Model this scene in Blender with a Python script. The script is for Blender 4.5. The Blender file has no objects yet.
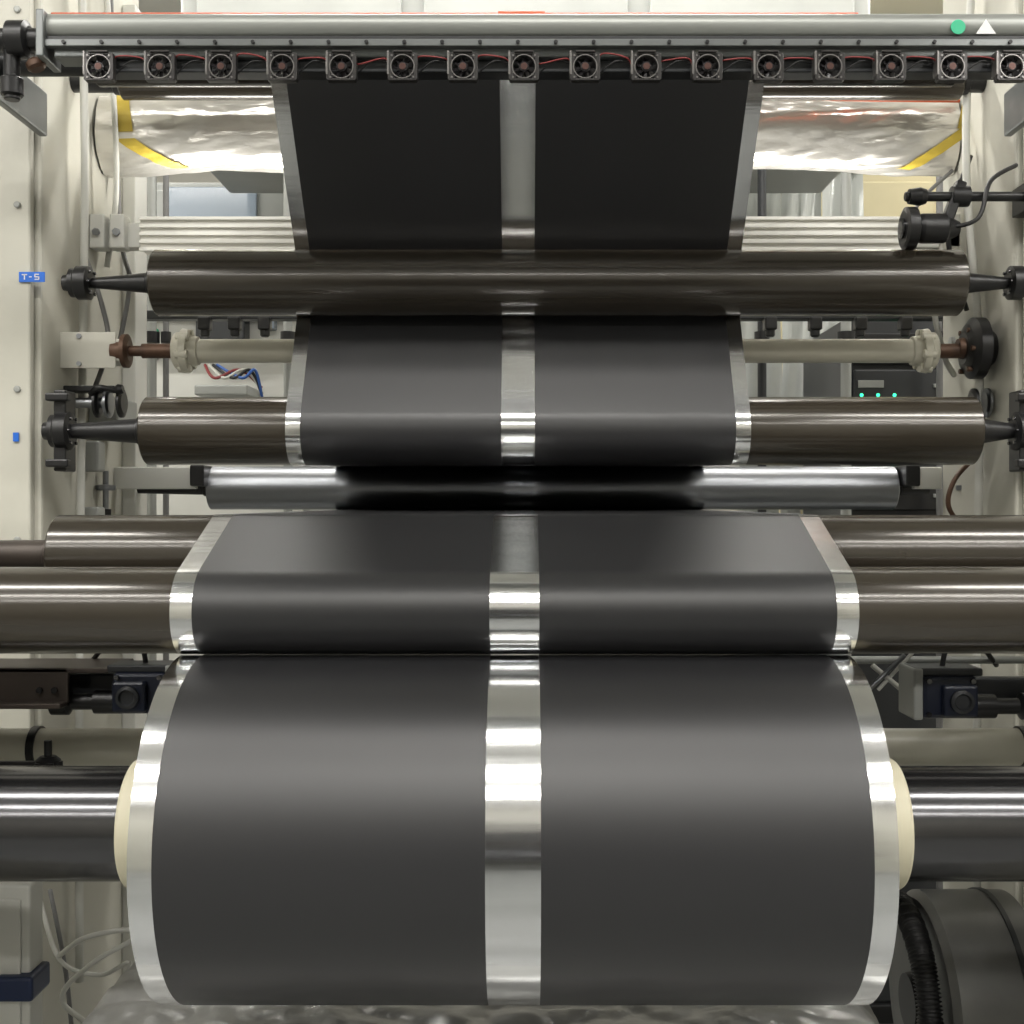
import bpy, bmesh, math, random
from mathutils import Vector, Matrix, noise
random.seed(4)
F=1200.0; CX=525.6; CY=512.0; CZ=1.4
def W(px,py,d): return Vector(((px-CX)/F*d, d, CZ-(py-CY)/F*d))

# ---------------- materials ----------------
def mat(name,col,metal=0.0,rough=0.5,var=0.0,vscale=8,bump=0.0,bscale=40,stretch=(1,1,1),coat=0.0,emit=None,estr=0,spec=None,alpha=None,trans=0.0,rvar=0.0):
    m=bpy.data.materials.new(name); m.use_nodes=True
    nt=m.node_tree; b=nt.nodes['Principled BSDF']
    b.inputs['Base Color'].default_value=(*col,1)
    b.inputs['Metallic'].default_value=metal
    b.inputs['Roughness'].default_value=rough
    if coat: b.inputs['Coat Weight'].default_value=coat; b.inputs['Coat Roughness'].default_value=0.12
    if spec is not None: b.inputs['Specular IOR Level'].default_value=spec
    if trans: b.inputs['Transmission Weight'].default_value=trans
    if emit: b.inputs['Emission Color'].default_value=(*emit,1); b.inputs['Emission Strength'].default_value=estr
    if alpha is not None: b.inputs['Alpha'].default_value=alpha
    if var or bump or rvar:
        tc=nt.nodes.new('ShaderNodeTexCoord'); mp=nt.nodes.new('ShaderNodeMapping')
        mp.inputs['Scale'].default_value=stretch
        nt.links.new(tc.outputs['Object'],mp.inputs['Vector'])
        if var or rvar:
            n=nt.nodes.new('ShaderNodeTexNoise'); n.inputs['Scale'].default_value=vscale; n.inputs['Detail'].default_value=5
            nt.links.new(mp.outputs[0],n.inputs['Vector'])
            if var:
                r=nt.nodes.new('ShaderNodeMapRange'); r.inputs['From Min'].default_value=.3; r.inputs['From Max'].default_value=.7
                r.inputs['To Min'].default_value=1-var; r.inputs['To Max'].default_value=1+var
                mx=nt.nodes.new('ShaderNodeMix'); mx.data_type='RGBA'; mx.blend_type='MULTIPLY'; mx.inputs[0].default_value=1
                mx.inputs[6].default_value=(*col,1)
                nt.links.new(n.outputs['Fac'],r.inputs['Value']); nt.links.new(r.outputs[0],mx.inputs[7])
                nt.links.new(mx.outputs[2],b.inputs['Base Color'])
            if rvar:
                r2=nt.nodes.new('ShaderNodeMapRange'); r2.inputs['From Min'].default_value=.3; r2.inputs['From Max'].default_value=.7
                r2.inputs['To Min'].default_value=max(0.02,rough-rvar); r2.inputs['To Max'].default_value=rough+rvar
                nt.links.new(n.outputs['Fac'],r2.inputs['Value']); nt.links.new(r2.outputs[0],b.inputs['Roughness'])
        if bump:
            n2=nt.nodes.new('ShaderNodeTexNoise'); n2.inputs['Scale'].default_value=bscale; n2.inputs['Detail'].default_value=3
            nt.links.new(mp.outputs[0],n2.inputs['Vector'])
            bp=nt.nodes.new('ShaderNodeBump'); bp.inputs['Strength'].default_value=bump; bp.inputs['Distance'].default_value=0.01
            nt.links.new(n2.outputs['Fac'],bp.inputs['Height']); nt.links.new(bp.outputs[0],b.inputs['Normal'])
    return m

M_coat=mat('electrode_coating',(0.0185,0.0187,0.0205),0,0.40,var=.04,vscale=3,spec=0.62)
M_foil=mat('aluminium_foil',(0.80,0.81,0.82),1,0.15,bump=0.06,bscale=9,stretch=(0.15,3,3),var=.03,vscale=20)
M_bronze=mat('hard_anodised_bronze',(0.040,0.033,0.024),0.25,0.21,var=.05,vscale=2,spec=.8,coat=.25)
M_chrome=mat('chrome_steel',(0.30,0.31,0.33),1,0.33)
M_dchrome=mat('dark_steel_shaft',(0.10,0.10,0.105),0.9,0.17)
M_cream=mat('painted_cream_steel',(0.50,0.49,0.43),0,0.45,var=.07,vscale=3,bump=.03,bscale=60)
M_creamy=mat('painted_yellowed_steel',(0.52,0.46,0.28),0,0.45,var=.1,vscale=4)
M_white=mat('painted_white_steel',(0.62,0.62,0.58),0,0.38,var=.05,vscale=5)
M_ivory=mat('ivory_roller_sleeve',(0.60,0.58,0.49),0,0.35,var=.06,vscale=9)
M_core=mat('cardboard_plastic_core',(0.66,0.62,0.47),0,0.5,var=.04,vscale=12)
M_black=mat('black_oxide_steel',(0.014,0.014,0.015),0.2,0.36,var=.2,vscale=20)
M_rubber=mat('black_rubber',(0.012,0.012,0.013),0,0.5)
M_blue=mat('dark_blue_enamel',(0.010,0.014,0.030),0.1,0.3,var=.1)
M_cblue=mat('blue_clamp_plastic',(0.008,0.020,0.07),0,0.35,var=.1)
M_rust=mat('rusty_brown_steel',(0.10,0.055,0.035),0.4,0.45,var=.35,vscale=30)
M_brown=mat('brown_plate_steel',(0.065,0.052,0.044),0.4,0.45,var=.2,vscale=12)
M_grey=mat('grey_aluminium_profile',(0.17,0.18,0.18),0.6,0.35,var=.06,vscale=6,stretch=(.5,4,4))
M_beam=mat('beam_grey_enamel',(0.27,0.28,0.265),0.3,0.38,var=.08,vscale=5,stretch=(.6,3,3))
M_lgrey=mat('light_grey_enamel',(0.33,0.34,0.325),0.1,0.4,var=.08,vscale=5)
M_drum=mat('worn_grey_drum',(0.15,0.15,0.145),0.4,0.38,var=.25,vscale=7)
M_galv=mat('bright_extruded_aluminium',(0.88,0.87,0.82),0.4,0.35,var=.05,vscale=5,stretch=(.3,6,6))
M_orange=mat('orange_plastic',(0.50,0.09,0.03),0,0.45)
M_film=mat('crinkled_silver_film',(0.72,0.70,0.66),0.75,0.30,bump=.5,bscale=16,stretch=(1,1,2.2),var=.06,vscale=7)
M_pfilm=mat('crinkled_plastic_sheet',(0.42,0.42,0.41),0.3,0.30,bump=.4,bscale=20,var=.15,vscale=9)
M_tape=mat('yellow_tape',(0.58,0.43,0.06),0,0.45,bump=.2,bscale=50)
M_label=mat('blue_label',(0.01,0.13,0.60),0,0.4)
M_text=mat('white_print',(0.7,0.7,0.7),0,0.5)
M_green=mat('green_sticker',(0.02,0.42,0.22),0,0.4)
M_led=mat('green_led',(0.02,0.5,0.2),0,0.4,emit=(0.05,1,.45),estr=2)
M_fan=mat('smoky_fan_plastic',(0.024,0.022,0.024),0.1,0.25)
M_fanedge=mat('fan_housing_metal',(0.06,0.057,0.057),0.5,0.28)
M_fanlight=mat('fan_bracket_zinc',(0.24,0.23,0.225),0.8,0.3)
M_copper=mat('copper_winding',(0.10,0.055,0.048),0.7,0.35)
M_wire_r=mat('red_wire',(0.22,0.03,0.03),0,0.4)
M_wire_w=mat('white_hose',(0.55,0.55,0.51),0,0.35)
M_wire_b=mat('blue_hose',(0.03,0.10,0.35),0,0.35)
M_wire_g=mat('grey_cable',(0.16,0.16,0.16),0,0.45)
M_screen=mat('display_glass',(0.25,0.30,0.36),0,0.12)
M_lamp=mat('lamp_diffuser',(0.9,0.9,0.9),0,0.5,emit=(1,0.97,0.90),estr=8)
M_floor=mat('epoxy_floor',(0.17,0.175,0.17),0,0.3,var=.12,vscale=1.5)
M_wall=mat('painted_wall',(0.40,0.39,0.35),0,0.6,var=.05,vscale=2)
M_ceil=mat('ceiling_panel',(0.50,0.50,0.47),0,0.7,var=.04,vscale=2)
M_curtain=mat('clear_pvc_strip',(0.50,0.52,0.50),0.1,0.15,bump=.3,bscale=10,stretch=(4,4,.5))
M_dark=mat('dark_cabinet_enamel',(0.028,0.030,0.033),0.1,0.4,var=.2,vscale=4)
M_sidefoil=mat('wound_foil_edge',(0.55,0.55,0.54),1,0.35)

# ---------------- mesh builder ----------------
class B:
    def __init__(s,name): s.name=name; s.bm=bmesh.new(); s.mats=[]
    def mi(s,m):
        if m not in s.mats: s.mats.append(m)
        return s.mats.index(m)
    def _merge(s,tb,m,smooth=False):
        i=s.mi(m)
        for f in tb.faces: f.material_index=i; f.smooth=smooth
        me=bpy.data.meshes.new('tmp'); tb.to_mesh(me); tb.free(); s.bm.from_mesh(me); bpy.data.meshes.remove(me)
    def box(s,c,size,m,bev=0.002,rot=None):
        tb=bmesh.new(); bmesh.ops.create_cube(tb,size=1)
        for v in tb.verts: v.co=Vector((v.co.x*size[0],v.co.y*size[1],v.co.z*size[2]))
        if bev: bmesh.ops.bevel(tb,geom=list(tb.edges),offset=min(bev,min(size)*.4),segments=2,affect='EDGES',profile=.5)
        M=Matrix.Translation(Vector(c))
        if rot is not None: M=M@rot
        bmesh.ops.transform(tb,matrix=M,verts=tb.verts); s._merge(tb,m)
    def bx(s,x0,x1,y0,y1,z0,z1,m,bev=0.002):
        s.box(((x0+x1)/2,(y0+y1)/2,(z0+z1)/2),(abs(x1-x0),abs(y1-y0),abs(z1-z0)),m,bev)
    def lathe(s,o,ax,prof,m,seg=64,caps=True,start=0,end=2*math.pi):
        o=Vector(o); a=Vector(ax).normalized()
        u=a.orthogonal().normalized(); w=a.cross(u); i=s.mi(m); bm=s.bm
        full=abs(end-start-2*math.pi)<1e-4; n=seg if full else seg+1
        def ring(t,r): return [bm.verts.new(o+a*t+(u*math.cos(start+(end-start)*k/seg)+w*math.sin(start+(end-start)*k/seg))*max(r,1e-5)) for k in range(n)]
        for (t0,r0),(t1,r1) in zip(prof[:-1],prof[1:]):
            A=ring(t0,r0); C=ring(t1,r1)
            for k in range(seg):
                k2=(k+1)%n
                try:
                    f=bm.faces.new((A[k],A[k2],C[k2],C[k])); f.material_index=i; f.smooth=abs(r1-r0)<5*abs(t1-t0)
                except ValueError: pass
        if caps and full:
            for (t,r) in (prof[0],prof[-1]):
                if r>1e-4:
                    f=bm.faces.new(ring(t,r)); f.material_index=i
    def cyl(s,p0,p1,r,m,seg=32):
        p0=Vector(p0);p1=Vector(p1); L=(p1-p0).length; c=min(r*.12,L*.1)
        s.lathe(p0,p1-p0,[(0,r-c),(c,r),(L-c,r),(L,r-c)],m,seg)
    def tube(s,pts,r,m,seg=8,sub=8,rf=None):
        P=[Vector(p) for p in pts]
        if len(P)>2 and sub>1:
            Q=[P[0]]+P+[P[-1]]; out=[]
            for i in range(1,len(Q)-2):
                for k in range(sub):
                    t=k/sub; a,b,c,d=Q[i-1],Q[i],Q[i+1],Q[i+2]
                    out.append(.5*((2*b)+(c-a)*t+(2*a-5*b+4*c-d)*t*t+(3*b-a-3*c+d)*t**3))
            out.append(P[-1]); P=out
        i=s.mi(m); prev=None; up=None; bm=s.bm
        for k,p in enumerate(P):
            d=(P[min(k+1,len(P)-1)]-P[max(k-1,0)])
            if d.length<1e-7: continue
            d.normalize()
            if up is None: up=d.orthogonal().normalized()
            up=(up-d*up.dot(d)); up=up.normalized() if up.length>1e-5 else d.orthogonal().normalized()
            w=d.cross(up); rr=r*(rf(k) if rf else 1)
            ring=[bm.verts.new(p+(up*math.cos(2*math.pi*j/seg)+w*math.sin(2*math.pi*j/seg))*rr) for j in range(seg)]
            if prev:
                for j in range(seg):
                    f=bm.faces.new((prev[j],prev[(j+1)%seg],ring[(j+1)%seg],ring[j])); f.material_index=i; f.smooth=True
            else:
                f=bm.faces.new(ring); f.material_index=i
            prev=ring
        f=bm.faces.new(prev); f.material_index=i
    def done(s,parent=None,recalc=True):
        if recalc: bmesh.ops.recalc_face_normals(s.bm,faces=s.bm.faces)
        me=bpy.data.meshes.new(s.name); s.bm.to_mesh(me); s.bm.free()
        for m in s.mats: me.materials.append(m)
        o=bpy.data.objects.new(s.name,me); bpy.context.collection.objects.link(o)
        if parent: o.parent=parent
        return o

# ---------------- room ----------------
RX=3.2; Y0=-3.6; Y1=6.2; H=3.5
def slab(n,x0,x1,y0,y1,z0,z1,m):
    b=B(n); b.bx(x0,x1,y0,y1,z0,z1,m,0); return b.done()
slab('floor',-RX,RX,Y0,Y1,-.1,0,M_floor)
slab('ceiling',-RX,RX,Y0,Y1,H,H+.1,M_ceil)
slab('wall_back',-RX,RX,Y1,Y1+.1,0,H,M_wall)
slab('wall_front',-RX,RX,Y0-.1,Y0,0,H,M_wall)
slab('wall_left',-RX-.1,-RX,Y0,Y1,0,H,M_wall)
slab('wall_right',RX,RX+.1,Y0,Y1,0,H,M_wall)

def ceiling_light(x,y,L=1.8,w=.16,z=H,power=40):
    b=B('ceiling_light')
    b.box((x,y,z-.03),(L,w,.06),M_white,.006)
    b.box((x,y,z-.07),(L-.04,w-.04,.025),M_lamp,.008)
    o=b.done()
    l=bpy.data.lights.new('tube_lamp','AREA'); l.shape='RECTANGLE'; l.size=L-.04; l.size_y=w-.04; l.energy=power; l.color=(1,.97,.92)
    lo=bpy.data.objects.new('tube_lamp',l); lo.location=(x,y,z-.09); bpy.context.collection.objects.link(lo); lo.parent=o
for y,p in ((-2.4,27),(-0.9,32),(0.55,36),(3.0,36),(4.6,34)):
    for x in (-2.05,0,2.05): ceiling_light(x,y,power=p)

# unseen box added overhead to shade the upper web from the front lamps
b=B('added_light_blocker')
b.bx(-.80,.80,.94,1.24,2.22,2.52,M_lgrey,.008)
for x in (-.78,-.27,.27,.78): b.bx(x-.012,x+.012,.925,1.255,2.205,2.535,M_grey,.003)
for x in (-.55,.55):
    for y in (.97,1.21): b.cyl((x,y,2.52),(x,y,H),.005,M_lgrey,10)
b.done()

# ---------------- side frames ----------------
LX=-.875; RXX=.885
b=B('machine_side_frame')
b.bx(-1.35,LX,2.17,2.72,0,2.75,M_cream,.006)
b.bx(-1.36,LX-.012,2.150,2.169,.0,2.75,M_cream,.004)
for z in (0.3,0.8,1.35,1.62,1.95,2.3):
    b.lathe((LX-.035,2.150,z),(0,-1,0),[(0,.006),(.004,.006),(.005,.004)],M_lgrey,16)
b.bx(LX,LX+.03,2.6,2.68,.2,2.5,M_white,.003)
b.tube([(LX+.02,2.3,2.6),(LX+.03,2.3,2.1),(LX+.015,2.33,1.7),(LX+.02,2.3,1.2),(LX+.02,2.3,.5)],.008,M_wire_w)
b.tube([(LX+.02,2.42,2.6),(LX+.05,2.42,2.1),(LX+.02,2.45,1.9)],.006,M_wire_w)
b.tube([(LX+.01,2.50,2.5),(LX+.03,2.5,2.0),(LX+.05,2.5,1.88),(LX+.01,2.55,1.75)],.005,M_wire_g)
b.tube([(LX+.01,2.36,1.9),(LX+.05,2.34,1.80),(LX+.06,2.34,1.72),(LX+.01,2.38,1.62)],.005,M_wire_g)
b.bx(LX,LX+.06,2.40,2.52,1.55,1.63,M_lgrey,.004)
b.bx(LX,LX+.05,2.35,2.5,1.18,1.24,M_lgrey,.004)
for z in (1.35,1.48): b.bx(LX,LX+.035,2.36,2.40,z,z+.06,M_lgrey,.004)
b.done()
b=B('machine_side_frame')
b.bx(RXX,1.35,2.17,2.55,0,2.75,M_cream,.006)
b.bx(RXX+.012,1.36,2.150,2.169,.0,2.75,M_cream,.004)
b.tube([(RXX-.02,2.3,2.6),(RXX-.03,2.33,2.1),(RXX-.015,2.3,1.7),(RXX-.02,2.3,1.2),(RXX-.02,2.3,.5)],.008,M_wire_w)
b.tube([(RXX-.02,2.42,2.0),(RXX-.07,2.40,1.85),(RXX-.05,2.4,1.72),(RXX-.01,2.45,1.68)],.006,M_wire_w)
b.tube([(RXX-.01,2.36,2.1),(RXX-.05,2.34,2.0),(RXX-.06,2.34,1.92),(RXX-.01,2.38,1.80)],.005,M_rubber)
b.tube([(RXX-.01,2.46,2.1),(RXX-.09,2.44,2.02),(RXX-.08,2.44,1.95),(RXX-.01,2.48,1.90)],.004,M_wire_g)
b.tube([(RXX-.01,2.36,1.50),(RXX-.05,2.34,1.46),(RXX-.06,2.34,1.41),(RXX-.01,2.38,1.36)],.005,M_rust)
for z in (.9,1.3,1.75,2.2): b.lathe((RXX,2.48,z),(-1,0,0),[(0,.012),(.008,.012),(.009,.008)],M_lgrey,16)
b.bx(RXX-.05,RXX,2.40,2.52,1.86,1.98,M_cream,.004)
b.bx(RXX-.04,RXX,2.35,2.5,1.18,1.30,M_lgrey,.004)
b.done()
for sx in (-1,1):
    b=B('winder_stand')
    b.bx(sx*.865,sx*.93,1.05,1.95,0,1.52,M_cream,.008)
    b.bx(sx*.84,sx*.96,1.0,2.0,0,.06,M_lgrey,.006)
    for (y,z,r) in ((1.445,1.0255,.10),(1.444,1.286,.06),(1.60,1.343,.05)):
        b.lathe((sx*.865,y,z),(-sx,0,0),[(0,r),(.012,r),(.015,r*.9)],M_black,32)
    b.done()

def text_label(c,w,h,txt=True):
    b=B('blue_label'); x,y,z=c
    b.box(c,(w,.002,h),M_label,0)
    t=h*.10
    def st(dx,dz,sw,sh): b.box((x+dx*w,y-.0016,z+dz*h),(sw,.001,sh),M_text,0)
    if txt:
        st(-.28,.22,w*.2,t); st(-.28,0,t,h*.55)
        st(-.05,0,w*.1,t)
        st(.2,.25,w*.16,t); st(.2,0,w*.16,t); st(.2,-.25,w*.16,t); st(.2-.075,.12,t,h*.28); st(.2+.075,-.12,t,h*.28)
    b.done()
p=W(32,277,2.147); text_label((p.x,p.y,p.z),.046,.018)
p=W(16,437,2.147); text_label((p.x,p.y,p.z),.010,.016,False)

# ---------------- rollers ----------------
def bearing(b,x,y,z,side,r=.03,box=False):
    b.lathe((x,y,z),(side,0,0),[(0,r*.7),(.004,r),(.024,r),(.028,r*.85),(.036,r*.85),(.040,r*.5),(.05,r*.45)],M_black,40)
    for k in range(6):
        a=k*math.pi/3
        b.lathe((x,y+math.cos(a)*r*.72,z+math.sin(a)*r*.72),(-side,0,0),[(0,.003),(.003,.003)],M_dchrome,8)
    if box:
        b.box((x+side*.018,y+.01,z),(.022,.05,r*4.2),M_black,.003)
        b.box((x+side*.018,y-.02,z+r*1.7),(.04,.02,.014),M_black,.003)
        b.box((x+side*.018,y-.02,z-r*1.7),(.04,.02,.014),M_black,.003)
def roller(name,xl,xr,y,z,r,m,jl,jr,bl=None,br=None,jr0=.018,jr1=.009,jm=None,boxb=False,brr=.03):
    b=B(name); c=.002; jm=jm or M_black
    b.lathe((0,y,z),(1,0,0),[(xl,r*.55),(xl,r-c),(xl+c,r),(xr-c,r),(xr,r-c),(xr,r*.55)],m,160)
    for s,xe,je in ((-1,xl,jl),(1,xr,jr)):
        L=abs(je-xe)
        b.lathe((xe,y,z),(s,0,0),[(-.002,r*.6),(.004,r*.55),(.004,jr0*1.25),(.014,jr0*1.2),(.016,jr0),(L*.85,jr1),(L,jr1)],jm,40)
    if bl is not None: bearing(b,bl,y,z,-1,box=boxb,r=brr)
    if br is not None: bearing(b,br,y,z,1,box=boxb,r=brr)
    return b

r1=W(0,283,2.13); R1=(2.13,r1.z,.058)
r2=W(0,431,2.12); R2=(2.12,r2.z,.060)
r3=W(0,488,2.62); R3=(2.62,r3.z,.047)
R4=(1.60,1.343,.053)
RC=(1.445,1.0255,.203)
R5=(1.444,RC[1]+RC[2]+.052+.0015,.052)
IT=(1.960,2.132,.036)
roller('anodised_guide_roller',-.655,.768,R1[0],R1[1],R1[2],M_bronze,-.79,.88,-.770,.855,jr0=.018).done()
roller('anodised_guide_roller',-.668,.790,R2[0],R2[1],R2[2],M_bronze,-.84,.88,-.800,.86,jr0=.022,jr1=.012,boxb=True,brr=.034).done()
roller('chrome_guide_roller',-.687,.803,R3[0],R3[1],R3[2],M_chrome,-.87,.88,jr0=.015,jr1=.012).done()
roller('anodised_guide_roller',-.622,.80,R4[0],R4[1],R4[2],M_bronze,-.862,.862,jr0=.02,jr1=.018,jm=M_brown).done()
roller('anodised_contact_roller',-.80,.80,R5[0],R5[1],R5[2],M_bronze,-.862,.862,jr0=.02,jr1=.02).done()
roller('overhead_guide_roller',-.70,.70,IT[0],IT[1],IT[2],M_bronze,-.86,.86,jr0=.02,jr1=.02).done()
pb=W(0,82,2.32)
roller('overhead_guide_roller',-.78,.84,2.32,pb.z,.034,M_bronze,-.874,.884,jr0=.02,jr1=.02).done()

# ---------------- electrode web ----------------
WC=-.013; HO=.400; HB=.3745; HC=.029
XS=[WC-HO,WC-HB,WC-HC,WC+HC,WC+HB,WC+HO]; XM=[0,1,0,1,0]
nodes=[((3.25,2.62),0,1),((IT[0],IT[1]),IT[2]+.0006,1),((R1[0],R1[1]),R1[2]+.0006,-1),((R2[0],R2[1]),R2[2]+.0006,1),
       ((R3[0],R3[1]),R3[2]+.0006,-1),((R4[0],R4[1]),R4[2]+.0006,1),((R5[0],R5[1]),R5[2]+.0006,1)]
def tang(a,b):
    (c1,r1_,s1),(c2,r2_,s2)=a,b
    v=Vector(c2)-Vector(c1); L=v.length; u=v/L; k=(s2*r2_-s1*r1_)/L
    ph=math.acos(max(-1,min(1,k))); n=u*math.cos(ph)+Vector((-u.y,u.x))*math.sin(ph)
    return Vector(c1)-n*(s1*r1_), Vector(c2)-n*(s2*r2_)
path=[]
T=[tang(nodes[i],nodes[i+1]) for i in range(len(nodes)-1)]
path.append(T[0][0])
for i in range(1,len(nodes)):
    c,r,s=nodes[i]; c=Vector(c); pin=T[i-1][1]
    prev=path[-1]
    for k in range(1,8): path.append(prev.lerp(pin,k/8))
    a0=math.atan2(pin.y-c.y,pin.x-c.x)
    if i<len(T): po=T[i][0]; a1=math.atan2(po.y-c.y,po.x-c.x)
    else: a1=-math.pi/2
    if s>0:
        while a1<a0: a1+=2*math.pi
    else:
        while a1>a0: a1-=2*math.pi
    n=max(2,int(abs(a1-a0)/math.radians(3)))
    for k in range(n+1):
        a=a0+(a1-a0)*k/n; path.append(c+Vector((math.cos(a),math.sin(a)))*r)
b=B('electrode_web'); ms=[b.mi(M_foil),b.mi(M_coat)]
rows=[[b.bm.verts.new((x,p.x,p.y)) for x in XS] for p in path]
for A,C in zip(rows[:-1],rows[1:]):
    for j in range(5):
        f=b.bm.faces.new((A[j],A[j+1],C[j+1],C[j])); f.material_index=ms[XM[j]]; f.smooth=True
b.done(recalc=False)

b=B('electrode_coil')
for j in range(5):
    b.lathe((0,RC[0],RC[1]),(1,0,0),[(XS[j],RC[2]),(XS[j+1],RC[2])],M_coat if XM[j] else M_foil,220,caps=False)
for s,x in ((-1,XS[0]),(1,XS[-1])):
    pr=[]; n=24
    for k in range(n+1):
        r=RC[2]-(RC[2]-.077)*k/n; pr.append((-.0012*(k%2)+0.0,r))
    b.lathe((x,RC[0],RC[1]),(s,0,0),pr,M_sidefoil,160,caps=False)
    b.lathe((x,RC[0],RC[1]),(s,0,0),[(-.01,.077),(.054,.077),(.057,.075),(.057,.069),(-.01,.069)],M_core,96,caps=False)
b.done()
b=B('winding_shaft')
b.lathe((0,RC[0],RC[1]),(1,0,0),[(-.862,.04),(-.80,.04),(-.80,.062),(-.795,.0675),(.795,.0675),(.80,.062),(.80,.04),(.862,.04)],M_dchrome,128)
for s in (-1,1):
    b.lathe((s*.70,RC[0],RC[1]),(s,0,0),[(0,.0675),(0,.0705),(.012,.0705),(.012,.0675)],M_chrome,80,caps=False)
b.done()

# ---------------- overhead beam with fans ----------------
D=1.80; k=D/F
def zz(py,d=D): return CZ-(py-CY)/F*d
xl=(50-CX)*k
b=B('overhead_crossbeam')
tr=14*k*1.0
b.lathe((0,D,zz(29)),(1,0,0),[(xl,tr*.6),(xl,tr),( .86,tr)],M_beam,48)
b.bx(xl+.01,.86,D-.012,D+.03,zz(60),zz(46),M_grey,.002)
b.bx(xl+.0,.86,D-.02,D+.03,zz(46),zz(41),M_dark,.001)
b.bx(xl+.0,.86,D-.024,D-.012,zz(52),zz(45),M_grey,.001)
b.bx(xl+.06,.86,D+.0,D+.035,zz(72),zz(60),M_dark,.002)
for i in range(27):
    x=xl+.03+i*.056
    b.lathe((x,D-.024,zz(48.5)),(0,-1,0),[(0,.003),(.003,.003)],M_black,8)
b.cyl((xl+.0,D+.006,zz(14)),(.50,D+.006,zz(14)),.0045,M_orange,10)
b.cyl(((498-CX)*k,D,zz(16)),((545-CX)*k,D,zz(16)),.007,M_orange,10)
b.box((xl-.004,D+.005,zz(40)),(.012,.07,.07),M_grey,.002)
b.cyl((-.86,D,zz(40)),(xl,D,zz(40)),.017,M_black,24)
b.lathe(((8-CX)*k,D-.0,zz(40)),(1,0,0),[(0,.02),(.004,.028),(.03,.028),(.034,.02)],M_black,32)
b.lathe(((34-CX)*k,D-.0,zz(60)),(.4,0,-1),[(0,.010),(.004,.014),(.012,.014),(.016,.01)],M_rust,24)
b.cyl(((12-CX)*k,D,zz(50)),((12-CX)*k,D,zz(100)),.012,M_black,20)
b.cyl(((12-CX)*k,D,zz(78)),((12-CX)*k,D,zz(96)),.017,M_black,20)
for sx in (-.863,.863):
    b.bx(sx-.012 if sx<0 else sx-.003,sx+.003 if sx<0 else sx+.012,D-.04,2.16,zz(62),zz(10),M_grey,.003)
p=W(958,27,D-tr-.001)
b.lathe((p.x,p.y,p.z),(0,-1,0),[(0,.011),(.001,.0108)],M_green,24)
bm_i=b.mi(M_text)
q=W(986,27,D-tr-.001); vs=[b.bm.verts.new(q+Vector(o)) for o in ((-.015,0,-.010),(.015,0,-.010),(0,0,.012))]
b.bm.faces.new(vs).material_index=bm_i
b.done()

b=B('cooling_fan_row')
fxs=[100,161,222,283,342,403,463,524,585,646,707,768,829,890,951,1010]
D2=1.775
for i,fx in enumerate(fxs):
    c=W(fx,68,D2); s=.019; random.seed(i)
    for dx,dz,w,h in ((0,s,2*s,.003),(0,-s,2*s,.003),(-s,0,.003,2*s),(s,0,.003,2*s)):
        b.box((c.x+dx,c.y,c.z+dz),(w+.003,.014,h),M_fanedge,.0008)
    b.lathe((c.x,c.y,c.z),(0,1,0),[(-.0075,.0180),(.007,.0180),(.007,.0165),(-.0075,.0165),(-.0075,.0180)],M_fanlight,28,caps=False)
    for ax in (-1,1):
        for az in (-1,1):
            b.box((c.x+ax*.0150,c.y,c.z+az*.0150),(.007,.013,.007),M_fan,.001)
            b.lathe((c.x+ax*.0160,c.y-.0065,c.z+az*.0160),(0,-1,0),[(0,.0016),(.0015,.0016)],M_fanlight,8)
    b.lathe((c.x,c.y,c.z),(0,-1,0),[(-.005,.0075),(.006,.0075),(.0075,.006)],M_fan,20)
    b.lathe((c.x,c.y-.0075,c.z),(0,-1,0),[(0,.005),(.001,.005)],M_copper,16)
    a0=random.random()*2
    for q in range(7):
        a=a0+q*2*math.pi/7
        R=Matrix.Rotation(-a,4,'Y')@Matrix.Rotation(math.radians(38),4,'X')
        b.box(Vector(c)+Vector((math.cos(a)*.0118,0,math.sin(a)*.0118)),(.009,.0008,.008),M_fan,0,rot=R)
    for a in (math.pi/4,3*math.pi/4):
        b.box((c.x,c.y+.007,c.z),(.044,.0012,.0016),M_fan,0,rot=Matrix.Rotation(a,4,'Y'))
    b.bx(c.x-.014,c.x+.014,c.y-.010,D+.03,c.z+s+.001,c.z+s+.004,M_fanedge,.001)
    b.bx(c.x-s-.004,c.x-s-.001,c.y-.008,c.y+.012,c.z-.012,c.z+s+.004,M_fanlight,.0005)
    if i<len(fxs)-1:
        c2=W(fxs[i+1],67,D2)
        b.tube([(c.x+.018,c.y+.008,c.z+.010),((c.x*.7+c2.x*.3),c.y-.0,c.z+.012+random.uniform(-.008,.01)),((c.x*.3+c2.x*.7),c.y+.0,c.z+.014),(c2.x-.02,c.y+.008,c.z-.008+random.uniform(0,.02))],.0012,M_wire_r,6,6)
        b.tube([(c.x+.018,c.y+.01,c.z-.008),((c.x+c2.x)/2,c.y+.0,c.z+.010),(c2.x-.02,c.y+.01,c.z+.01)],.0012,M_rubber,6,6)
b.done()

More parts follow.
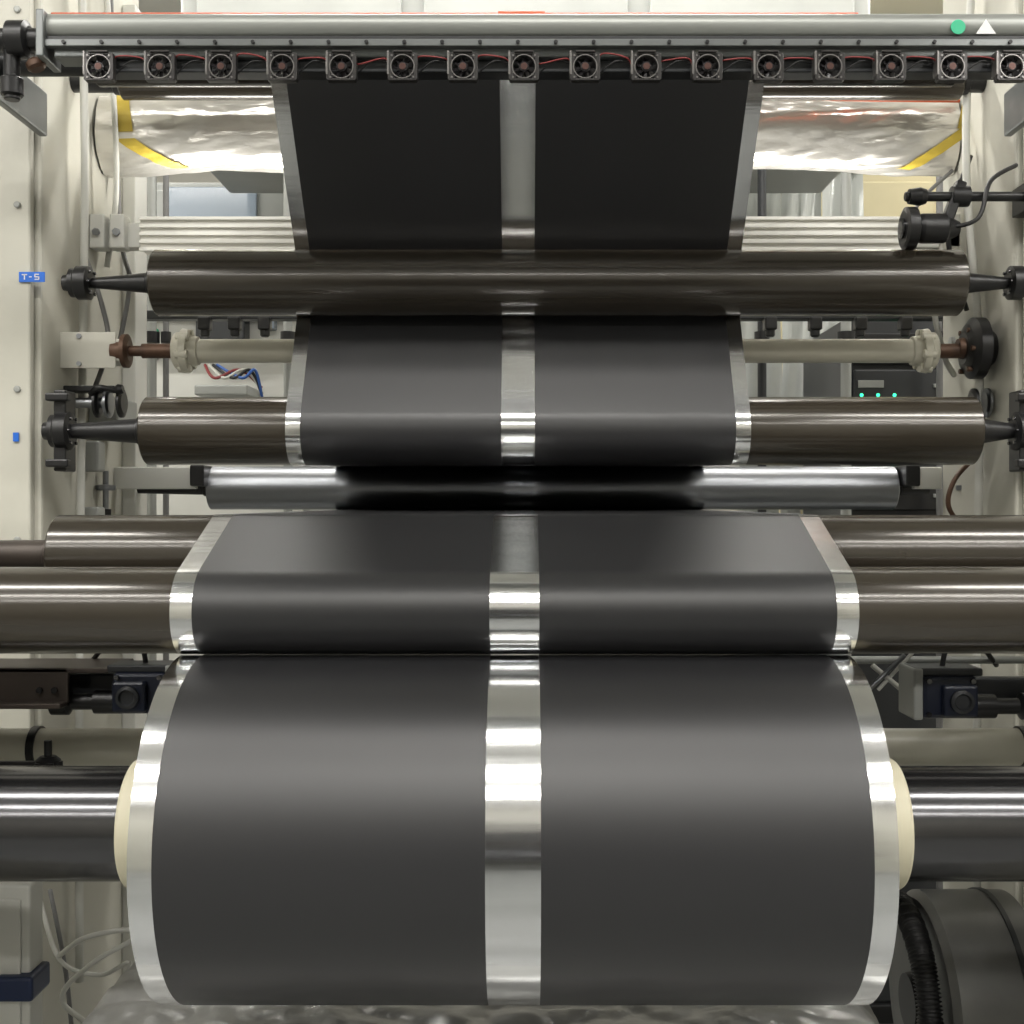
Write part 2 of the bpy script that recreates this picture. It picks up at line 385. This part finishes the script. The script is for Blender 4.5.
# ---------------- film wrapped duct ----------------
pi=math.pi
DW=2.48
def wrap_r(x,a):
    n=noise.noise(Vector((x*3.2,math.cos(a)*1.2,math.sin(a)*1.2)))*.45+abs(noise.noise(Vector((x*7+math.cos(a)*3,math.cos(a)*1.6,math.sin(a)*2+3))))*.75+abs(noise.noise(Vector((x*17+a*2,a*2,2))))*.36
    return 1+n*.17
def wrap_pt(x,a,off=0):
    R=wrap_r(x,a); cz=zz(134,DW)-.006*math.cos(x*6)
    sz=.078 if math.sin(a)<0 else .074
    return Vector((x,DW+math.cos(a)*(.055*R+off),cz+math.sin(a)*(sz*R+off)))
b=B('film_wrapped_duct'); i=b.mi(M_film); nx,na=420,96
G=[[b.bm.verts.new(wrap_pt(LX+.005+(RXX-LX-.01)*u/nx,2*math.pi*v/na)) for v in range(na)] for u in range(nx+1)]
for u in range(nx):
    for v in range(na):
        f=b.bm.faces.new((G[u][v],G[u][(v+1)%na],G[u+1][(v+1)%na],G[u+1][v])); f.material_index=i; f.smooth=True
ti=b.mi(M_tape)
def tape(x0,a0,x1,a1,w):
    prev=None
    for k in range(25):
        t=k/24; x=x0+(x1-x0)*t; a=a0+(a1-a0)*t
        row=[b.bm.verts.new(wrap_pt(x+w*(j/4-.5),a,.0035)) for j in range(5)]
        if prev:
            for j in range(4):
                f=b.bm.faces.new((prev[j],prev[j+1],row[j+1],row[j])); f.material_index=ti; f.smooth=True
        prev=row
X=lambda px,d=2.44:(px-CX)/F*d
tape(X(118),pi*.6,X(128),pi*1.05,.034)
tape(X(128),pi*1.10,X(178),pi*1.40,.04)
tape(X(985),pi*.6,X(972),pi*1.02,.075)
tape(X(1000),pi*.8,X(905),pi*1.38,.032)
b.done()
b=B('orange_hose'); b.tube([(RXX-.01,2.42,zz(101,2.42)),(.6,2.40,zz(99,2.40)),(.45,2.39,zz(96,2.39)),(.1,2.38,zz(90,2.37)),(-.4,2.40,zz(88,2.37))],.0035,M_orange); b.done()

b=B('led_inspection_light_bar'); d=2.42; z0=zz(250,d); z1=zz(219,d)
x0=X(140,d); x1=X(912,d)
b.bx(x0,x1,d,d+.05,z0,z1,M_galv,.002)
for t in (0,.25,.5,.75,1):
    z=z0+(z1-z0)*t; b.bx(x0,x1,d-.008,d,z-.0035,z+.0035,M_galv,.001)
b.bx(x0+.02,x1-.02,d+.008,d+.042,z1,z1+.004,M_lamp,.001)
for xe,xf in ((LX,x0+.01),(x1-.01,RXX)):
    b.bx(xe,xf,d+.005,d+.04,z0+.006,z1-.006,M_white,.002)
for xc in (X(100,d),X(120,d),X(950,d)):
    b.bx(xc-.015,xc+.015,d-.02,d+.02,z0-.0,z1+.006,M_white,.003)
    b.lathe((xc,d-.02,(z0+z1)/2),(0,-1,0),[(0,.008),(.006,.008)],M_chrome,6)
bar=b.done()
l=bpy.data.lights.new('led_strip','AREA'); l.shape='RECTANGLE'; l.size=x1-x0-.05; l.size_y=.03; l.energy=4.5; l.color=(1,.97,.9)
lo=bpy.data.objects.new('led_strip',l); lo.location=((x0+x1)/2,d+.02,z1+.012); lo.rotation_euler=(pi,0,0); bpy.context.collection.objects.link(lo); lo.parent=bar

# ---------------- ivory idler roller with flanges ----------------
d=2.27; zc=zz(351,d)
b=B('ivory_idler_roller')
xa,xb=X(188,d),X(922,d)
b.lathe((0,d,zc),(1,0,0),[(xa,.02),(xa,.0225),(xb,.0225),(xb,.02)],M_ivory,64)
for s,x in ((-1,xa),(1,xb)):
    b.lathe((x,d,zc),(s,0,0),[(-.022,.0225),(-.02,.027),(-.004,.030),(-.004,.040),(.008,.042),(.012,.036),(.022,.034),(.026,.028)],M_ivory,48)
    for q in range(6):
        a=q*pi/3+.3; b.cyl((x-s*.008,d+math.cos(a)*.034,zc+math.sin(a)*.034),(x+s*.016,d+math.cos(a)*.034,zc+math.sin(a)*.034),.0085,M_ivory,16)
    e=LX if s<0 else RXX
    b.lathe((x+s*.026,d,zc),(s,0,0),[(0,.014),(.06,.014),(.06,.010),(abs(e-x)-.026,.010)],M_rust,32)
b.lathe((X(128,d),d,zc),(-1,0,0),[(-.004,.02),(0,.032),(.008,.032),(.012,.02),(.03,.018)],M_rust,36)
b.bx(LX,X(122,d),d-.012,d+.06,zc-.022,zc+.022,M_cream,.004)
b.bx(LX,X(118,d),d-.014,d-.01,zc-.034,zc+.034,M_cream,.001)
for sz_ in (-1,1):
    b.lathe((X(82,d),d-.014,zc+sz_*.026),(0,-1,0),[(0,.005),(.004,.005)],M_chrome,6)
b.lathe((X(966,d),d,zc+.005),(1,0,0),[(-.006,.03),(0,.045),(.01,.058),(.03,.058),(.034,.045),(.05,.03)],M_black,48)
b.lathe((X(966,d),d,zc+.005),(-1,0,0),[(0,.022),(.016,.018)],M_rust,24)
for q in range(6):
    a=q*pi/3; b.cyl((X(966,d)-.006,d+math.cos(a)*.042,zc+math.sin(a)*.042),(X(966,d)+.004,d+math.cos(a)*.042,zc+math.sin(a)*.042),.005,M_rust,8)
b.done()

b=B('measuring_wheel_encoder'); d=2.09
c=W(918,238,d); 
zt=R1[1]+R1[2]+.034
b.lathe((c.x-.02,2.11,zt),(1,0,0),[(0,.03),(.003,.037),(.02,.037),(.023,.03)],M_black,48)
b.lathe((c.x-.02,2.11,zt),(-1,0,0),[(0,.018),(.004,.018),(.005,.012)],M_dchrome,24)
b.lathe((c.x+.003,2.11,zt),(1,0,0),[(0,.022),(.01,.026),(.05,.026),(.054,.022),(.075,.012)],M_black,32)
b.box((c.x+.065,2.11,zt+.035),(.018,.022,.10),M_black,.003,rot=Matrix.Rotation(.35,4,'Y'))
rd=W(950,200,2.11)
b.cyl((X(905,2.11),2.11,rd.z+.006),(RXX,2.11,rd.z+.006),.0085,M_black,20)
b.lathe((c.x+.065,2.11,rd.z+.006),(1,0,0),[(0,.018),(.03,.018)],M_black,24)
b.lathe((c.x-.01,2.11,rd.z+.006),(1,0,0),[(0,.013),(.02,.016),(.03,.013)],M_black,24)
b.tube([(c.x+.05,2.11,zt),(c.x+.10,2.08,zt+.01),(c.x+.13,2.1,zt+.08),(RXX-.01,2.14,zt+.12)],.004,M_rubber)
b.bx(RXX-.01,RXX+.03,2.09,2.16,rd.z-.02,rd.z+.03,M_black,.002)
b.done()

for s in (-1,1):
    b=B('roller_support_bracket'); d=2.55
    if s<0: xe,xi=LX,X(205,d)
    else: xe,xi=RXX,X(905,d)
    b.bx(min(xe,xi+s*.02),max(xe,xi+s*.02),d+.0,d+.02,zz(489,d),zz(467,d),M_white,.002)
    b.bx(min(xi,xi+s*.03),max(xi,xi+s*.03),d-.01,2.66,zz(486,d),zz(465,d),M_black,.003)
    bxp=X(97 if s<0 else 975,2.4)
    b.cyl((bxp,2.45,zz(522,2.4)),(bxp,2.45,zz(470,2.4)),.006,M_chrome,16)
    b.lathe((bxp,2.45,zz(490,2.4)),(0,0,1),[(0,.018),(.004,.02),(.010,.02),(.012,.012)],M_chrome,24)
    b.lathe((bxp,2.45,zz(515,2.4)),(0,0,1),[(-.01,.012),(.012,.012)],M_black,6)
    b.bx(min(xe,bxp-.02),max(xe,bxp+.02),2.43,2.56,zz(528,2.4),zz(520,2.4),M_lgrey,.002)
    b.done()
for s in (-1,1):
    b=B('hand_clamp'); d=2.28; x=X(95 if s<0 else 1000,d); e=LX if s<0 else RXX
    b.cyl((e,d,zz(403,d)),(x+ -s*.03,d,zz(403,d)),.010,M_chrome,20)
    for q in (0,.02,.045): b.lathe((x+q*-s,d,zz(403,d)),(-s,0,0),[(0,.02),(.003,.028),(.008,.028),(.011,.02)],M_black if q!=.02 else M_chrome,28)
    b.tube([(x,d-.02,zz(395,d)),(x+.02,d-.04,zz(390,d)),(x+.05,d-.03,zz(392,d))],.006,M_black)
    b.lathe((x+.05,d-.03,zz(392,d)),(1,0,.2),[(0,.008),(.006,.011),(.014,.008)],M_black,16)
    b.bx(min(e,x),max(e,x)+(.04 if s<0 else 0),d-.01,d+.03,zz(392,d),zz(386,d),M_black,.002)
    b.done()

b=B('cross_tube'); d=1.95
b.lathe((0,d,zz(747,d)),(1,0,0),[(-.868,.030),(.868,.030)],M_ivory,48)
for x in (-.80,.8): b.lathe((x,d,zz(747,d)),(1,0,0),[(0,.030),(0,.034),(.012,.034),(.012,.030)],M_black,48,caps=False)
b.done()
b=B('star_knob'); 
c=W(48,765,1.86)
b.lathe((c.x,c.y,c.z-.012),(0,0,1),[(0,.016),(.004,.019),(.02,.019),(.026,.012),(.026,.006),(.05,.006)],M_black,24)
for q in range(6):
    a=q*pi/3; b.lathe((c.x+math.cos(a)*.017,c.y+math.sin(a)*.017,c.z-.008),(0,0,1),[(0,.006),(.014,.006)],M_black,10)
b.bx(-.866,c.x,1.855,1.865,c.z-.004,c.z+.006,M_black,.001)
b.done()

def pneu(s,px,py,d):
    b=B('pneumatic_cylinder'); c=W(px,py,d); x,y,z=c
    b.box((x,y,z),(.08,.07,.062),M_blue,.006)
    b.box((x,y-.0,z+.036),(.10,.06,.012),M_dark,.003)
    b.box((x+s*.012,y-.04,z-.004),(.050,.014,.046),M_blue,.004)
    b.lathe((x+s*.012,y-.047,z-.004),(0,-1,0),[(0,.017),(.006,.017),(.008,.012),(.004,.010)],M_dark,28)
    b.lathe((x+s*.037,y,z-.018),(s,0,0),[(0,.018),(.04,.018),(.04,.012),(.075,.012),(.08,.02),(.105,.02),(.11,.012)],M_black,28)
    b.box((x-s*.045,y+.005,z+.004),(.014,.075,.075),M_lgrey,.003)
    for a in (-1,1):
        for q in (-1,1):
            b.lathe((x+a*.032,y-.035,z+q*.024),(0,-1,0),[(0,.004),(.006,.004)],M_dchrome,6)
    b.tube([(x,y,z+.04),(x+s*.01,y,z+.07),(x+s*.06,y+.03,z+.075),(x+s*.12,y+.1,z+.03)],.004,M_rubber)
    e=s*.865
    b.bx(min(x,e),max(x,e),y+.03,y+.05,z-.012,z+.02,M_dark,.003)
    b.done()
pneu(1,942,694,1.78); pneu(-1,146,690,1.83)
b=B('brown_mounting_channel'); d=1.80
a=W(30,668,d); c=W(108,706,d)
b.bx(-.866,c.x,d,d+.12,a.z-.008,a.z,M_brown,.002)
b.bx(-.866,c.x-.06,d+.0,d+.008,c.z+.004,a.z,M_brown,.002)
b.bx(-.866,c.x-.06,d-.03,d,c.z,c.z+.008,M_brown,.002)
for px in (40,55): 
    q=W(px,690,d-.001); b.lathe((q.x,q.y,q.z),(0,-1,0),[(0,.005),(.005,.005)],M_dchrome,6)
b.done()
b=B('linkage_rods'); 
p0=W(868,690,1.85);p1=W(905,655,1.85)
b.cyl(p0,p1,.004,M_chrome,10); b.cyl(W(872,665,1.86),W(902,690,1.86),.004,M_wire_w,10)
b.cyl(W(878,690,1.86),W(915,650,1.86),.003,M_wire_w,10)
b.cyl(W(850,660,1.87),(.866,1.87,zz(660,1.87)),.006,M_lgrey,12)
b.done()

b=B('white_guard_post')
q0=W(2,885,1.75); q1=W(30,1000,1.75)
b.bx(q0.x-.01,q1.x,1.75,1.80,0,q0.z,M_white,.004)
b.bx(q0.x-.005,q1.x-.012,1.744,1.75,.1,q0.z-.02,M_white,.002)
b.box(((q0.x+q1.x)/2+.004,1.765,zz(985,1.75)),(.055,.07,.036),M_cblue,.005)
b.bx(q0.x-.03,q1.x+.02,1.73,1.82,0,.015,M_lgrey,.003)
b.done()
b=B('coiled_air_hoses')
b.tube([W(60,955,2.0),W(85,938,1.95),W(125,930,1.95),W(135,938,1.95),W(90,965,1.95),W(62,1000,2.0),W(100,1040,2.0),(-.62,2.05,.3),(-.66,2.1,.008)],.0045,M_wire_w)
b.tube([W(40,900,2.1),W(60,960,2.0),W(100,975,2.0),W(130,965,2.0),W(100,1030,2.0),(-.7,2.05,.3),(-.72,2.1,.008)],.004,M_wire_w)
b.tube([W(50,890,2.1),W(62,950,2.05),W(70,1010,2.05),(-.76,2.05,.3),(-.78,2.1,.008)],.004,M_wire_g)
b.done()

b=B('blower_drum'); d=1.98; zc=zz(1002,d); x0=X(925,d)
b.lathe((0,d,zc),(1,0,0),[(x0-.01,.05),(x0-.01,.165),(x0,.178),(.80,.178),(.81,.165),(.81,.05)],M_drum,96)
b.lathe((0,d,zc),(1,0,0),[(x0+.10,.178),(x0+.10,.181),(x0+.108,.181),(x0+.108,.178)],M_dark,96,caps=False)
b.lathe((x0-.01,d,zc),(-1,0,0),[(0,.05),(.02,.045),(.02,.02)],M_black,32)
b.cyl((.81,d,zc),(.93,d,zc),.05,M_black)
for sx in (x0+.03,.76): b.bx(sx-.015,sx+.015,d-.08,d+.08,0,zc-.15,M_dark,.003)
b.bx(x0-.02,.86,d-.14,d+.14,0,.03,M_dark,.003)
b.done()
b=B('corrugated_hose')
pts=[(x0-.035,d+.02+math.sin(math.radians(t))*-.15,zc+math.cos(math.radians(t))*.155) for t in range(-20,170,2)]
b.tube(pts,.018,M_rubber,14,3,rf=lambda k:1+.16*math.sin(k*1.9))
b.tube([pts[-1],(x0-.035,d-.05,zc-.3),(x0-.02,d,.02)],.017,M_rubber,12,10,rf=lambda k:1+.1*math.sin(k*1.9))
b.done()

# ---------------- plastic covered tray ----------------
b=B('plastic_covered_tray')
TZ=.035
b.bx(-.56,.44,1.30,1.78,.68+TZ,.70+TZ,M_lgrey,.003)
for x in (-.53,.41):
    for y in (1.33,1.75): b.bx(x-.015,x+.015,y-.015,y+.015,0,.68+TZ,M_lgrey,.002)
i=b.mi(M_pfilm); nx,ny=180,110; G=[]
for u in range(nx+1):
    row=[]
    for v in range(ny+1):
        x=-.61+1.10*u/nx; y=1.24+.60*v/ny
        h=noise.noise(Vector((x*5,y*7,0)))*.010+abs(noise.noise(Vector((x*9,y*14,4))))*.016+abs(noise.noise(Vector((x*24,y*26,9))))*.005
        z=.716+TZ+h*.9; ex=max(0,-.56-x,x-.44)+max(0,1.30-y,y-1.78); z-=ex*1.3
        row.append(b.bm.verts.new((x,y,z)))
    G.append(row)
for u in range(nx):
    for v in range(ny):
        f=b.bm.faces.new((G[u][v],G[u+1][v],G[u+1][v+1],G[u][v+1])); f.material_index=i; f.smooth=True
b.done(recalc=False)

# ---------------- background ----------------
b=B('control_cabinet')
x0,x1,y0=-1.75,-.72,4.0
b.bx(x0,x1,y0,y0+.6,.08,2.50,M_lgrey,.01)
b.bx(x0+.02,x1-.02,y0+.02,y0+.58,0,.08,M_dark,0)
for xa,xb in ((x0+.02,-1.26),(-1.25,x1-.02)):
    b.bx(xa,xb,y0-.018,y0,.12,2.20,M_white,.006)
    b.bx(xa,xb,y0-.018,y0,2.22,2.47,M_lgrey,.006)
    b.bx(xb-.06,xb-.03,y0-.04,y0-.018,1.2,1.4,M_black,.004)
q=W(215,203,3.98); b.bx(q.x-.15,q.x+.14,3.965,3.982,q.z-.07,q.z+.05,M_screen,.003)
q=W(232,325,3.98); b.bx(q.x-.10,q.x+.06,3.90,3.98,q.z-.06,q.z+.05,M_dark,.006)
b.bx(q.x-.28,q.x+.22,3.93,3.98,q.z+.02,q.z+.06,M_dark,.004)
b.bx(q.x+.1,q.x+.15,3.93,3.98,q.z-.02,q.z+.04,M_screen,.004)
b.bx(q.x-.26,q.x+.20,3.94,3.98,q.z-.10,q.z-.075,M_grey,.004)
for kx in range(4): b.lathe((q.x-.25,3.98,q.z-.02-.03*kx),(0,-1,0),[(0,.008),(.01,.008)],(M_green,M_lgrey,M_black,M_lgrey)[kx],14)
for k in range(4):
    b.tube([W(205+k*4,365,3.9),W(215+k*9,378,3.85),W(240+k*5,370,3.88),W(262,388+k*3,3.9)],.005,(M_wire_r,M_wire_w,M_rubber,M_wire_b)[k])
b.bx(-1.05,-.88,3.80,3.98,zz(398,3.9),zz(388,3.9),M_lgrey,.005)
b.done()
b=B('service_piping')
for (px,yy,r_,m) in ((152,3.2,.012,M_lgrey),(166,3.2,.008,M_wire_g),(288,3.2,.012,M_lgrey),(762,3.2,.012,M_dark),(846,3.2,.014,M_lgrey),(940,3.2,.010,M_wire_g)):
    x=X(px,yy); b.cyl((x,yy,0),(x,yy,2.40),r_,m,16)
    for z in (.6,1.2,1.85,2.1): b.lathe((x,yy,z),(0,0,1),[(0,r_),(0,r_*1.7),(.03,r_*1.7),(.03,r_)],M_black,16)
b.done()
b=B('electrical_cabinet'); y0=4.3
b.bx(.95,2.0,y0,y0+.6,.06,2.62,M_creamy,.01)
b.bx(.97,1.46,y0-.018,y0,.1,2.58,M_creamy,.006); b.bx(1.48,1.98,y0-.018,y0,.1,2.58,M_creamy,.006)
b.bx(1.40,1.43,y0-.04,y0-.018,1.0,1.25,M_black,.004)
b.bx(1.1,1.25,y0-.03,y0-.018,2.15,2.3,M_screen,.004)
for k in range(8): b.bx(1.05,1.38,y0-.024,y0-.018,1.45+k*.03,1.46+k*.03,M_dark,0)
b.done()
b=B('pvc_strip_curtain'); y=3.95
b.bx(.70,1.12,y-.01,y+.03,2.52,2.56,M_lgrey,.003)
i=b.mi(M_curtain)
for s_ in range(6):
    xs=.705+s_*.068; rows_=[]
    for v in range(30):
        z=2.52-v*.055
        rows_.append([b.bm.verts.new((xs+u*.0135+.004*math.sin(v*.5+s_),y+.006*(s_%2)+.012*math.sin(u*1.2+v*.35+s_),z)) for u in range(6)])
    for A,C in zip(rows_[:-1],rows_[1:]):
        for u in range(5):
            f=b.bm.faces.new((A[u],A[u+1],C[u+1],C[u])); f.material_index=i; f.smooth=True
for xs in (.72,1.10): b.bx(xs-.01,xs+.01,y+.03,y+.05,0,2.56,M_lgrey,.002)
b.done()
b=B('equipment_rack'); d=3.3; x0=X(845,d); x1=X(985,d)
b.bx(x0,x1,d,d+.5,.05,zz(318,d),M_dark,.006)
b.bx(x0-.02,x1+.02,d-.02,d+.52,0,.05,M_black,.004)
for k in range(7):
    z=zz(334,d)-k*.10
    b.bx(x0+.02,x1-.02,d-.02,d,z-.085,z,M_dark if k%2 else M_black,.004)
    b.bx(x0+.03,x0+.10,d-.024,d-.02,z-.05,z-.03,M_lgrey,.001)
    for q in range(3): b.lathe((x0+.04+q*.045,d-.02,z-.07 if k%2 else z-.04),(0,-1,0),[(0,.005),(.004,.004)],M_led,12)
    b.bx(x1-.15,x1-.04,d-.03,d-.02,z-.05,z-.04,M_lgrey,.001)
b.done()
b=B('rear_crossbar'); d=2.95
b.bx(-1.1,1.1,d,d+.04,zz(319,d),zz(310,d),M_dark,.003)
for px in (205,235,265,770,815,860,905,950):
    c=W(px,324,d); b.box(c,(.03,.035,.032),M_black,.004); b.lathe((c.x,c.y-.0,c.z-.016),(0,0,-1),[(0,.012),(.012,.012),(.016,.008)],M_black,16)
for sx in (-1.1,1.1): b.bx(sx-.03,sx+.03,d,d+.06,0,zz(300,d),M_lgrey,.004)
b.done()
b=B('drying_oven')
OY=3.85
b.bx(-.95,.95,3.3,OY,2.66,3.3,M_lgrey,.01)
b.bx(-.95,.95,3.3,OY,2.42,2.58,M_lgrey,.01)
b.bx(-.95,-.60,3.3,OY,2.58,2.66,M_lgrey,.0); b.bx(.60,.95,3.3,OY,2.58,2.66,M_lgrey,.0)
for x in (-.9,.9):
    b.bx(x-.03,x+.03,3.5,3.56,3.3,3.5,M_lgrey,.003)
for x in (-.62,0,.62): b.bx(x-.28,x+.28,3.28,3.3,2.72,3.22,M_lgrey,.004)
b.done()
b=B('added_reflection_gantry')  # unseen gantry added behind the camera for dark bands in foil reflections
for x in (-1.5,1.5): b.bx(x-.15,x+.15,-3.3,-2.4,0,2.2,M_cream,.01)
for (y,z,r,m) in ((-2.5,.7,.12,M_dchrome),(-2.6,1.15,.07,M_bronze),(-2.5,1.6,.07,M_bronze),(-2.7,2.05,.08,M_black)):
    b.cyl((-1.36,y,z),(1.36,y,z),r,m,40)
b.bx(-1.36,1.36,-3.1,-3.0,.3,1.9,M_dark,.01)
b.done()
b=B('wall_cabinet_row')
for k in range(5): b.bx(-RX+.02,-RX+.5,-3+k*.9,-2.15+k*.9,0,1.9,M_lgrey,.01)
for k in range(5): b.bx(-RX+.5,-RX+.52,-2.98+k*.9,-2.17+k*.9,.1,1.85,M_white,.006)
b.done()

w=bpy.data.worlds.new('World'); bpy.context.scene.world=w; w.use_nodes=True
w.node_tree.nodes['Background'].inputs[0].default_value=(.8,.85,.9,1); w.node_tree.nodes['Background'].inputs[1].default_value=.3
cam=bpy.data.cameras.new('camera'); co=bpy.data.objects.new('camera',cam); bpy.context.collection.objects.link(co)
co.location=(0,0,CZ); co.rotation_euler=(math.pi/2,0,0)
cam.sensor_width=36; cam.lens=36*F/1024; cam.shift_x=-(CX-512)/1024; cam.clip_start=.05
bpy.context.scene.camera=co
bpy.context.scene.view_settings.view_transform='Standard'
bpy.context.scene.view_settings.exposure=0.1
